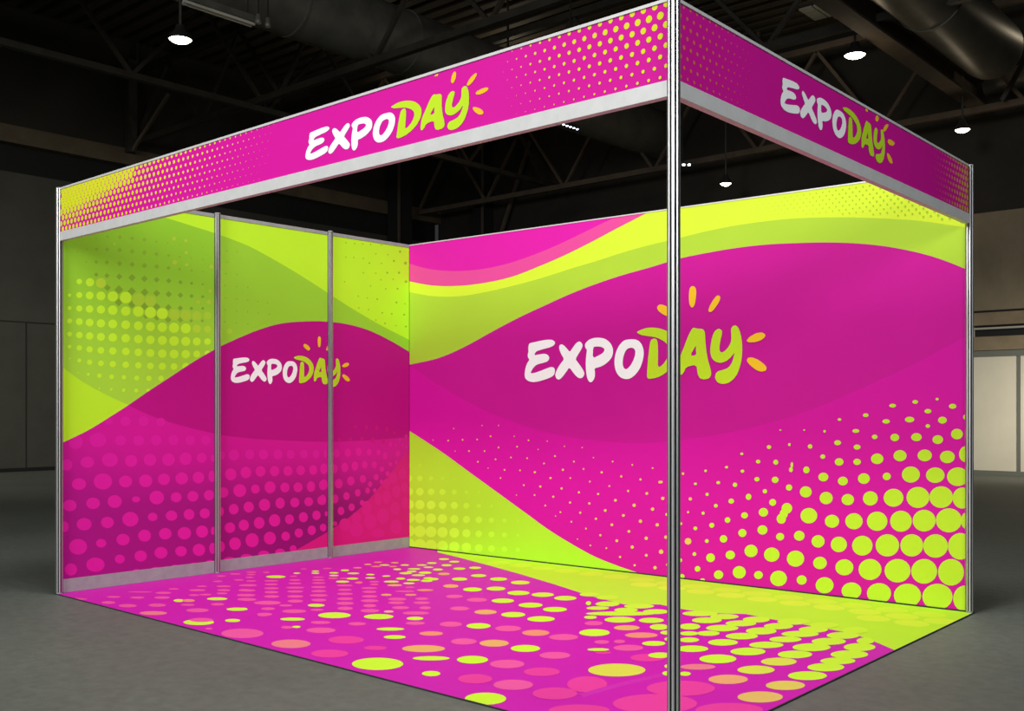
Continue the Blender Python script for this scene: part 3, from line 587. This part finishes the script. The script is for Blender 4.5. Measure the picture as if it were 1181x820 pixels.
# the stretch between the pink ovals and the lime dots
for (x, y, rx, ry, c) in [(530,668,9,1.8,LM),(552,664,9,1.7,LM),(575,668,10,2,LM),(600,672,11,2.2,LM),(520,676,9,2,OR2),(545,680,11,2.3,LM),(572,679,11,2.3,LM),(598,684,13,2.5,LM),(626,686,13,2.5,LM),(652,690,13,2.6,LM),(524,688,10,2,PKF),(550,692,12,2.4,PKF),(580,693,13,2.6,LM),(612,698,14,2.8,LM),(640,703,14,2.8,LM),(530,702,11,2.4,PKF),(560,706,13,2.7,OR2),(592,709,14,3,LM),(624,714,16,3.2,LM),(520,720,13,3,PKF),(552,722,14,3.2,LM),(586,725,15,3.4,PKF),(618,730,16,3.5,OR1),(650,735,17,3.6,PKF),(535,740,15,3.6,PKF),(570,742,17,4,OR2),(606,748,17,4,LM),(640,756,18,4,PKF),(545,761,18,4.5,LM),(585,766,20,5,PKF),(625,775,21,5,HOT),(548,783,20,5.5,HOT),(592,790,23,6,PKF),(640,800,26,7,HOT),(560,806,24,7,LM),(515,652,6,1.2,LM),(530,656,7,1.3,LM),(548,655,7,1.4,LM),(512,662,7,1.4,OR2),(505,657,6,1.2,LM),(500,668,6,1.4,LM),(512,645,6,1.1,LM),(524,648,6,1.1,LM)]:
    art.ell(0, 0, 1, [(x, y, rx, ry)], c)
E_(Z_A, [(240,102,57,14),(290,218,47,12),(400,215,36,11),(455,254,93,19),(575,315,108,24,HOT),(885,372,110,18,OR3),(300,285,50,8,HOT),(200,480,125,50,HOT),(780,505,213,48,HOT),(620,600,262,60,HOT),(150,640,190,35,HOT),(1080,640,210,45,HOT)], PKF)
E_(Z_A, [(265,8,70,11),(440,20,73,14),(625,30,80,15),(405,42,215,13),(220,65,40,10),(402,80,95,18),(597,84,78,16),(245,160,95,22),(645,125,58,18),(835,122,65,19),(700,160,48,13),(830,165,58,13),(950,165,70,15),(830,205,62,15),(715,200,38,12),(612,227,73,15),(850,260,100,20),(650,300,72,17),(268,265,68,9),(805,415,36,13),(690,412,25,13),(690,368,12,10),(445,130,80,16,OR2),(535,176,102,17,OR1),(383,392,178,40,(228,226,78))], LM)
E_(Z_H, [(240,290,75,16),(240,335,82,17),(455,350,102,16),(120,270,70,14),(110,330,18,14),(870,400,120,18)], LM)
E_(Z_B, [(210,67,97,18),(90,92,102,20),(322,113,105,20),(427,87,92,20),(195,145,110,22),(578,132,100,21),(815,155,100,21),(460,165,105,24),(725,185,127,21),(1018,195,112,23),(100,180,77,16),(328,200,110,22),(625,222,110,20),(920,236,117,24),(1170,232,60,22),(200,243,102,22),(495,260,117,22),(803,276,130,27),(1130,275,108,27),(370,305,120,26),(690,325,118,26),(1060,325,128,28),(165,355,126,30),(580,374,122,27,(226,228,80)),(982,369,120,23),(900,412,126,28),(425,430,127,29,(224,232,74)),(775,470,133,30),(625,536,134,32,(232,208,94)),(453,615,155,38,(236,194,104)),(235,495,135,32,(242,172,116)),(680,100,110,22),(890,125,100,20),(1100,160,90,22)], LM)
slab = MB().hexa([(p.x, p.y, .0005) for p in q], [(p.x, p.y, .0057) for p in q])
slab.build('edge_binding', M_EDGE, carpet); 
art.build('printed_sheet', carpet, M_CARPET)
# a soft wrinkle in the sheet near the front corner post
w0, w1 = FLO.uz(668,802), FLO.uz(768,777)
wr = MB(); N = 14; w0 = Vector(w0); w1 = Vector(w1); d = (w1-w0); nrm = Vector((-d.y, d.x)).normalized()
prof = [(-.030, 0), (-.016, .25), (-.006, .85), (0, 1), (.005, .7), (.010, .15), (.016, 0)]
rows = []
for i in range(N+1):
    t = i/N; c = w0+d*t+nrm*(.012*math.sin(t*3)); hgt = .006*math.sin(math.pi*min(1, t*.96+.04))**.7
    rows.append([(c.x+nrm.x*a, c.y+nrm.y*a, .0061+hgt*b) for a, b in prof])
for i in range(N):
    for j in range(len(prof)-1): wr.face([rows[i][j], rows[i+1][j], rows[i+1][j+1], rows[i][j+1]])
M_MAG = mat('magenta floor vinyl', ink(MG)[:3], .5, spec=.3)
wo = wr.build('wrinkle', M_MAG, carpet, smooth=True)

# ================================================================== THE HALL
XW, YW, ZC = -13., 13.1, 8.6
def struct(name, mb, m): o = mb.build(name, m); o['kind'] = 'structure'; return o
struct('floor', MB().box((-13.4, -16, -.2), (18, 13.5, 0)), M_FLOOR)
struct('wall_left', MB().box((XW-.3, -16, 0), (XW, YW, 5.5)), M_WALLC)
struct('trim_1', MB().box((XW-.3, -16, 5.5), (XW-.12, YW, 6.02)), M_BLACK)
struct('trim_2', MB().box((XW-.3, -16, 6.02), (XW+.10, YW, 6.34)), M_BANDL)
struct('trim_3', MB().box((XW-.3, -16, 6.34), (XW, YW, ZC)), M_WALL_SHADE)
yj = on_x(30, 480, XW).y
jm = MB().box((XW, -16, 2.75), (XW+.006, YW, 2.775))
for k in range(-4, 4): jm.box((XW, yj+k*3.1-.012, .07), (XW+.006, yj+k*3.1+.012, 2.75))
struct('trim_10', jm, M_SEAM)
struct('baseboard_left', MB().box((XW, -16, 0), (XW+.02, YW, .07)), M_BLACK)
struct('wall_back', MB().box((XW, YW, 2.88), (18, YW+.3, 4.6)), M_WALLB)
struct('trim_9', MB().box((XW, YW, 4.6), (18, YW+.3, ZC)), M_WALL_SHADE)
struct('trim_4', MB().box((XW, YW-.03, 2.84), (18, YW+.3, 2.88)), M_BLACK)
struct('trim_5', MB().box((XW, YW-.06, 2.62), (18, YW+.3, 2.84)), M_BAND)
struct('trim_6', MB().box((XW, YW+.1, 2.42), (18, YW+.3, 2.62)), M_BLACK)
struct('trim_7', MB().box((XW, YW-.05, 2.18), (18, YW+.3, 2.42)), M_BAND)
struct('trim_8', MB().box((XW, YW+.05, 0), (18, YW+.3, 2.18)), M_BLACK)
pp = thing('conduit', 'thin pale conduit running across the black slot of the far wall', 'pipe', (3, YW-.02, 2.565))
MB().tube((-12, YW-.02, 2.565), (16, YW-.02, 2.565), .02, n=10).build('pipe', M_PALE, pp)
for k in range(15): MB().box((-11+k*1.9, YW-.045, 2.42), (-10.95+k*1.9, YW+.1, 2.6)).build('bracket', M_PALE, pp)
# cream cladding panels along the far wall
xb = on_y(1176, 480, YW).x; wp = 1.22
for k in range(-4, 4):
    x0 = xb+(k-1)*wp; x1 = x0+wp
    lab = {0: 'cream cladding panel by the far wall, just right of the booth end post', 1: 'cream cladding panel by the far wall, cut by the right edge of the photo'}.get(k, 'cream cladding panel further along the far wall row')
    t = thing('cladding_panel', lab, 'panel', ((x0+x1)/2, YW-.02, 0), 'cream cladding panels of the far wall')
    MB().box((x0+.025, YW-.03, .08), (x1-.025, YW+.02, 2.07)).build('board', M_CREAM, t)
    MB().box((x0, YW-.06, 2.07), (x1, YW+.02, 2.17)).build('top_rail', M_GREYG, t)
    MB().box((x0, YW-.05, 0), (x1, YW+.02, .08)).build('bottom_rail', M_GREYG, t)
    MB().box((x1-.025, YW-.045, .08), (x1, YW+.02, 2.07)).build('stile', M_GREYG, t)
    MB().box((x0, YW-.045, .08), (x0+.025, YW+.02, 2.07)).build('stile', M_GREYG, t)
# roof deck: corrugated sheet with ribs along the hall width
rd = MB(); y = -16.; P_ = .34
while y < YW+.1:
    rd.box((-13.3, y, ZC-.09), (18, y+P_*.45, ZC+.1), 1); rd.box((-13.3, y+P_*.45, ZC), (18, y+P_, ZC+.1)); y += P_
struct('ceiling', rd, [M_ROOF, M_RIB])
# roof trusses across the hall
def truss_x(Y, z, label, x0=-12.95, x1=16, m=M_STEEL, zt=7.9):
    t = thing('roof_truss', label, 'truss', ((x0+x1)/2, Y, z), 'steel roof trusses')
    MB().bar((x0, Y, z), (x1, Y, z), .11, .11).build('bottom_chord', m, t)
    MB().bar((x0, Y, zt), (x1, Y, zt), .12, .12).build('top_chord', m, t)
    n = 12; s = (x1-x0)/n
    for k in range(n):
        xa = x0+k*s
        MB().bar((xa+.05, Y, z+.05), (xa+s/2, Y, zt-.05), .06, .06).build('brace', m, t)
        MB().bar((xa+s/2, Y, zt-.05), (xa+s-.05, Y, z+.05), .06, .06).build('brace', m, t)
    for k in (0, 4, 8, 12):
        xx = min(max(x0+k*s, x0+.04), x1-.04); MB().bar((xx, Y, zt+.06), (xx, Y, ZC), .05, .05).build('hanger', m, t)
Y1 = on_z(500, 48, 6.5).y; Y2 = on_z(1000, 25, 6.5).y; Y3 = on_z(1100, 132, 6.2).y
truss_x(Y1, 6.5, 'dark roof truss above the front header, slanting past the long round duct')
truss_x(Y2, 6.5, 'roof truss crossing under the big round duct at the upper right')
truss_x(Y3, 6.2, 'farthest roof truss, its lit chord seen through the booth opening', m=M_BROWNST)
XT = on_z(0, 40, 6.5).x
t = thing('roof_truss', 'lengthwise dark roof truss at the upper left, running towards the far wall', 'truss', (XT, 3, 6.4), 'steel roof trusses')
MB().bar((XT, -8, 6.4), (XT, 13, 6.4), .11, .1).build('bottom_chord', M_STEEL, t)
MB().bar((XT, -8, 7.9), (XT, 13, 7.9), .11, .11).build('top_chord', M_STEEL, t)
for k in range(8):
    ya = -7.9+k*2.55; MB().bar((XT, ya, 6.45), (XT, ya+1.25, 7.85), .06, .06).build('brace', M_STEEL, t); MB().bar((XT, ya+1.25, 7.85), (XT, ya+2.5, 6.45), .06, .06).build('brace', M_STEEL, t)
for k in range(4): MB().bar((XT, -7.8+k*6.9, 7.95), (XT, -7.8+k*6.9, ZC), .05, .05).build('hanger', M_STEEL, t)
# brown I-beam at the upper right
pa, pb = on_z(958, 0, 6.3), on_z(1131, 124, 6.3); xm = (pa.x+pb.x)/2
t = thing('roof_beam', 'brown steel beam running from the upper right down to the farthest truss', 'beam', (xm, 9, 6.25))
MB().box((xm-.14, 2, 6.25), (xm+.14, Y3-.08, 6.28)).build('bottom_flange', M_BROWNST, t)
MB().box((xm-.14, 2, 6.62), (xm+.14, Y3-.08, 6.65)).build('top_flange', M_BROWNST, t)
MB().box((xm-.012, 2, 6.28), (xm+.012, Y3-.08, 6.62)).build('web', M_BROWNST, t)
for yy in (2.4, Y2+1.5, Y3-.5): MB().bar((xm, yy, 6.65), (xm, yy, ZC), .05, .05).build('hanger', M_STEEL, t)
# ducts
def duct(name, a, b, r, label, dome=False, seams=()):
    t = thing(name, label, 'duct', ((a[0]+b[0])/2, (a[1]+b[1])/2, a[2]-r), 'round ventilation ducts')
    mb = MB(); A = Vector(a); B = Vector(b); d = (B-A).normalized(); rr = d.cross(Vector((0, 0, 1))).normalized(); uu = rr.cross(d)
    st = [(0, r), ((B-A).length, r)]
    if dome: st = [(0, r)]+[((B-A).length+r*.8*math.sin(x), r*math.cos(x)) for x in [i*.15 for i in range(0, 11)]]
    n = 40; ring = []
    for l, q_ in st: ring.append([A+d*l+(rr*math.cos(2*math.pi*k/n)+uu*math.sin(2*math.pi*k/n))*q_ for k in range(n)])
    for i in range(len(ring)-1):
        for k in range(n): mb.face([ring[i][k], ring[i][(k+1) % n], ring[i+1][(k+1) % n], ring[i+1][k]])
    mb.face(ring[0]); mb.face(ring[-1])
    o = mb.build('duct_body', M_DUCT, t)
    bm = bmesh.new(); bm.from_mesh(o.data); bmesh.ops.remove_doubles(bm, verts=bm.verts[:], dist=1e-4); bmesh.ops.recalc_face_normals(bm, faces=bm.faces[:]); bm.to_mesh(o.data); bm.free()
    o.data.polygons.foreach_set('use_smooth', [True]*len(o.data.polygons)); o.data.set_sharp_from_angle(angle=math.radians(40))
    for l in seams: MB().tube(A+d*(l-.02), A+d*(l+.02), r+.015, n=40).build('seam_ring', M_DUCT, t)
    for l in (seams or ((B-A).length*.3,)):
        p = A+d*l; MB().bar(p+Vector((0, 0, r)), (p.x, p.y, ZC), .03, .03).build('hanger', M_STEEL, t)
pr = on_z(1112, 30, 6.75); r_end = on_z(1148, 58, 6.75)
duct('air_duct', (pr.x, 4.5, 6.75), (pr.x, r_end.y-.1, 6.75), .46, 'big round ventilation duct with a domed end at the upper right', True, (2.2, 3.8))
pc = on_z(445, 42, 7.1)
duct('air_duct', (pc.x, -6, 7.1), (pc.x, YW-.05, 7.1), .5, 'long dark round duct above the middle of the front header', False, (5.4, 7.1, 9.2, 11.4, 14))
pd = on_z(1165, 108, 6.5)
duct('air_duct', (pd.x-.4, pd.y, 6.75), (pd.x+7, pd.y, 6.75), .2, 'small round duct at the right edge, below the domed duct end', False, (1.2, 4))
# diagonal roof brace at the right edge
b0, b1 = on_y(1156, 116, Y3-.25), on_y(1186, 62, Y3-.25)
tag(MB().bar(b0, b0+(b1-b0)*1.6, .07, .07).build('roof_brace', M_STEEL), 'thin diagonal roof brace at the right edge beside the small duct', 'brace')
# wall columns and knee braces
def column(p0, w, d, z1, label, mat_=M_BLACK):
    t = thing('wall_column', label, 'column', (p0[0], p0[1], 0), 'dark columns of the hall')
    MB().box((p0[0]-w/2, p0[1]-d/2, 0), (p0[0]+w/2, p0[1]+d/2, z1)).build('shaft', mat_, t)
    MB().box((p0[0]+w/2, p0[1]-d/2-.03, 0), (p0[0]+w/2+.05, p0[1]-d/2+.02, z1)).build('edge_angle', M_BROWNST, t); return t
cx1 = on_x(461, 240, XW+.32); column((XW+.32, cx1.y), .4, .45, ZC-.001, 'dark column by the left wall, seen above the back corner of the booth')
cx2 = on_y(557, 230, YW-.25); col2 = column((cx2.x, YW-.25), .3, .4, ZC-.001, 'dark column with a slanting brown brace, above the left end of the back panel')
k0, k1 = on_y(580, 262, YW-.25), on_y(604, 186, YW-.25)
MB().bar(k0+(k0-k1)*.9, k1+(k1-k0)*.3, .07, .07).build('knee_brace', M_BROWNST, col2)
s0, s1 = on_x(151, 176, XW+.2), on_x(151, 70, XW+.2)
t = thing('wall_bracket', 'dark upright bracket with slanting strut high on the left wall', 'bracket', s0)
MB().bar(s0, s1, .18, .16).build('upright', M_STEEL, t)
q0, q1 = s0+Vector((.05, 0, .02)), on_x(195, 108, XW+1.0)
MB().bar(q0, q1, .06, .06).build('strut', M_BROWNST, t)

# ---- lamps
LIGHTS = []
def lamp(px, py, z, r, label):
    p = on_z(px, py, z)
    t = thing('high_bay_lamp', label, 'lamp', p, 'round ceiling lamps')
    MB().lathe([(r*1.02, 0), (r*1.08, .015), (r*.95, .06), (r*.5, .12), (r*.4, .18), (.001, .19)], p).build('lamp_shade', M_LAMPH, t, smooth=True)
    MB().lathe([(.001, -.045), (r*.4, -.038), (r*.75, -.02), (r*.98, .004), (r*1.01, .02)], p).build('lens', M_GLOW, t)
    MB().tube(p+Vector((0, 0, .18)), (p.x, p.y, ZC), .018, n=8).build('stem', M_STEEL, t)
    return p
lamps = [lamp(208, 46, 5.7, .135, 'glowing round ceiling lamp at the upper left, above the front header'),
         lamp(986, 64, 6.1, .14, 'glowing round ceiling lamp above the side header, left of the brown beam'),
         lamp(1110, 150, 5.7, .115, 'glowing round ceiling lamp above the right end of the side header'),
         lamp(837, 212, 5.5, .105, 'small glowing round ceiling lamp just above the back panel, right of the corner post'),
         lamp(1180, 188, 5.5, .09, 'round ceiling lamp cut by the right edge of the photo')]
# bluish LED flood bar seen through the opening
p = on_y(658, 148, 6.6)
t = thing('led_flood_bar', 'small bar of five bluish white LEDs seen under the front header', 'lamp', p)
MB().bar(p+Vector((0, -.2, .05)), p+Vector((0, .2, .05)), .06, .05).build('housing', M_LAMPH, t)
for k in range(5):
    c = p+Vector((0, -.19, 0))*(1-k/2)*.9+Vector((0, 0, .012)); MB().lathe([(.001, 0), (.014, .002), (.018, .012)], c, 12).build('led', M_LED, t)
MB().bar(p+Vector((0, 0, .07)), (p.x, p.y, ZC), .02, .02).build('stem', M_STEEL, t)
p = on_y(787, 192, 11.)
t = thing('spot_cluster', 'tiny white spot lamps just right of the corner post, above the back panel', 'lamp', p)
MB().bar(p+Vector((-.1, -.08, .06)), p+Vector((.2, .16, .06)), .04, .04).build('housing', M_LAMPH, t)
for k in range(3):
    MB().lathe([(.001, 0), (.022, .002), (.028, .03)], p+Vector((-.06+.08*k, -.05+.065*k, .012)), 12).build('led', M_LED, t)
MB().bar(p+Vector((0, 0, .08)), (p.x, p.y, ZC), .02, .02).build('stem', M_STEEL, t)
# tube batten at the upper left
a0, a1 = on_z(210, 2, 6.3), on_z(291, 32, 6.3); xb_ = (a0.x+a1.x)/2
t = thing('tube_light', 'unlit pale tube light under the duct, right of the upper left lamp', 'lamp', (xb_, (a0.y+a1.y)/2, 6.3))
MB().box((xb_-.09, a0.y, 6.34), (xb_+.09, a1.y, 6.42)).build('housing', M_DUCT, t)
MB().tube((xb_-.04, a0.y+.02, 6.32), (xb_-.04, a1.y-.02, 6.32), .02, n=12).build('tube', M_TUBE, t)
MB().tube((xb_+.04, a0.y+.02, 6.32), (xb_+.04, a1.y-.02, 6.32), .02, n=12).build('tube', M_TUBE, t)
for yy in (a0.y+.1, a1.y-.1): MB().bar((xb_, yy, 6.42), (xb_, yy, ZC), .015, .015).build('hanger', M_STEEL, t)
for px, py, lab in ((298, 27, 'small bright spot fitting at the end of the pale tube light'), (309, 31, 'second small bright spot fitting from the pale tube light')):
    p = on_z(px, py, 6.3)
    t = thing('spot_fitting', lab, 'lamp', p)
    MB().lathe([(.045, 0), (.05, .03), (.03, .12), (.001, .13)], p, 14).build('housing', M_DUCT, t)
    MB().lathe([(.001, .008), (.043, .006)], p, 14).build('lens', M_TUBE, t)
    MB().bar(p+Vector((0, 0, .12)), (p.x, p.y, ZC), .015, .015).build('stem', M_STEEL, t)
# pale roof grilles
def grille(c, dx, dy, nx, ny, lab, m):
    p = on_z(c[0], c[1], ZC-.16); t = thing('roof_grille', lab, 'grille', p, 'roof grilles')
    for i in range(nx):
        for j in range(ny):
            MB().box((p.x-dx/2+dx/nx*(i+.06), p.y-dy/2+dy/ny*(j+.08), p.z), (p.x-dx/2+dx/nx*(i+.94), p.y-dy/2+dy/ny*(j+.92), p.z+.03)).build('panel', m, t)
    MB().box((p.x-dx/2, p.y-dy/2, p.z+.03), (p.x+dx/2, p.y+dy/2, ZC-.08)).build('frame', M_STEEL, t)
grille((946, 14), .55, .7, 2, 3, 'pale rectangular roof grille above the side header', M_PALE)
grille((1023, 61), .6, 1.6, 3, 7, 'dimmer long roof grille right of the lamp with the warm glow', M_BROWNST)

# ================================================================== LIGHT
def area(name, loc, target, size, power, col=(1, 1, 1), sy=None, spread=math.pi):
    l = bpy.data.lights.new(name, 'AREA'); l.energy = power; l.size = size; l.color = col; l.spread = spread
    if sy: l.shape = 'RECTANGLE'; l.size_y = sy
    o = bpy.data.objects.new(name, l); COL.objects.link(o); o.location = loc
    o.rotation_euler = (Vector(target)-Vector(loc)).to_track_quat('-Z', 'Y').to_euler(); return o
area('front_flood', (2.7, -13, 5.6), (2.0, -1, 1.2), 3.5, 430, (1, .99, .98), spread=math.radians(110))
area('overhead_flood', (3.5, -2.2, 7.6), (2.2, -1.4, 0), 2.5, 175, (.97, .99, 1), spread=math.radians(120))
area('right_fill', (13, -6, 5.5), (1, -.8, 1.2), 3.0, 116, (.96, .98, 1), spread=math.radians(84))  # unseen fill added for the side header and left booth wall
area('rear_right_fill', (5.0, 10.4, 2.4), (1.2, 13.1, .8), 1.0, 41, (1, .93, .80), spread=math.radians(66))  # unseen fill added to brighten the low far wall and cladding
area('left_fill', (-7, -6, 6.2), (-13, 1.5, .8), 2.0, 98, (1, .97, .86), spread=math.radians(75))  # unseen fill added to brighten the left hall wall
for p in lamps[:4]:
    l = bpy.data.lights.new('lamp_light', 'POINT'); l.energy = 6; l.color = (1, .8, .55); l.shadow_soft_size = .1
    o = bpy.data.objects.new('lamp_light', l); COL.objects.link(o); o.location = p-Vector((0, 0, .12))
for q, e_ in (((-7.3, 9.6, 7.6), 15), ((-9, 7.2, 7.6), 9), ((-1.6, 11.2, 7.3), 7), ((2.2, 12.0, 7.2), 6)):  # unseen point lights added to bring out the roof ribs
    l = bpy.data.lights.new('roof_fill', 'POINT'); l.energy = e_; l.color = (1, .85, .6); l.shadow_soft_size = .1
    o = bpy.data.objects.new('roof_fill', l); COL.objects.link(o); o.location = q
w = bpy.data.worlds.new('world'); sc.world = w; w.use_nodes = True
w.node_tree.nodes['Background'].inputs[0].default_value = (.9, .95, 1, 1); w.node_tree.nodes['Background'].inputs[1].default_value = .03
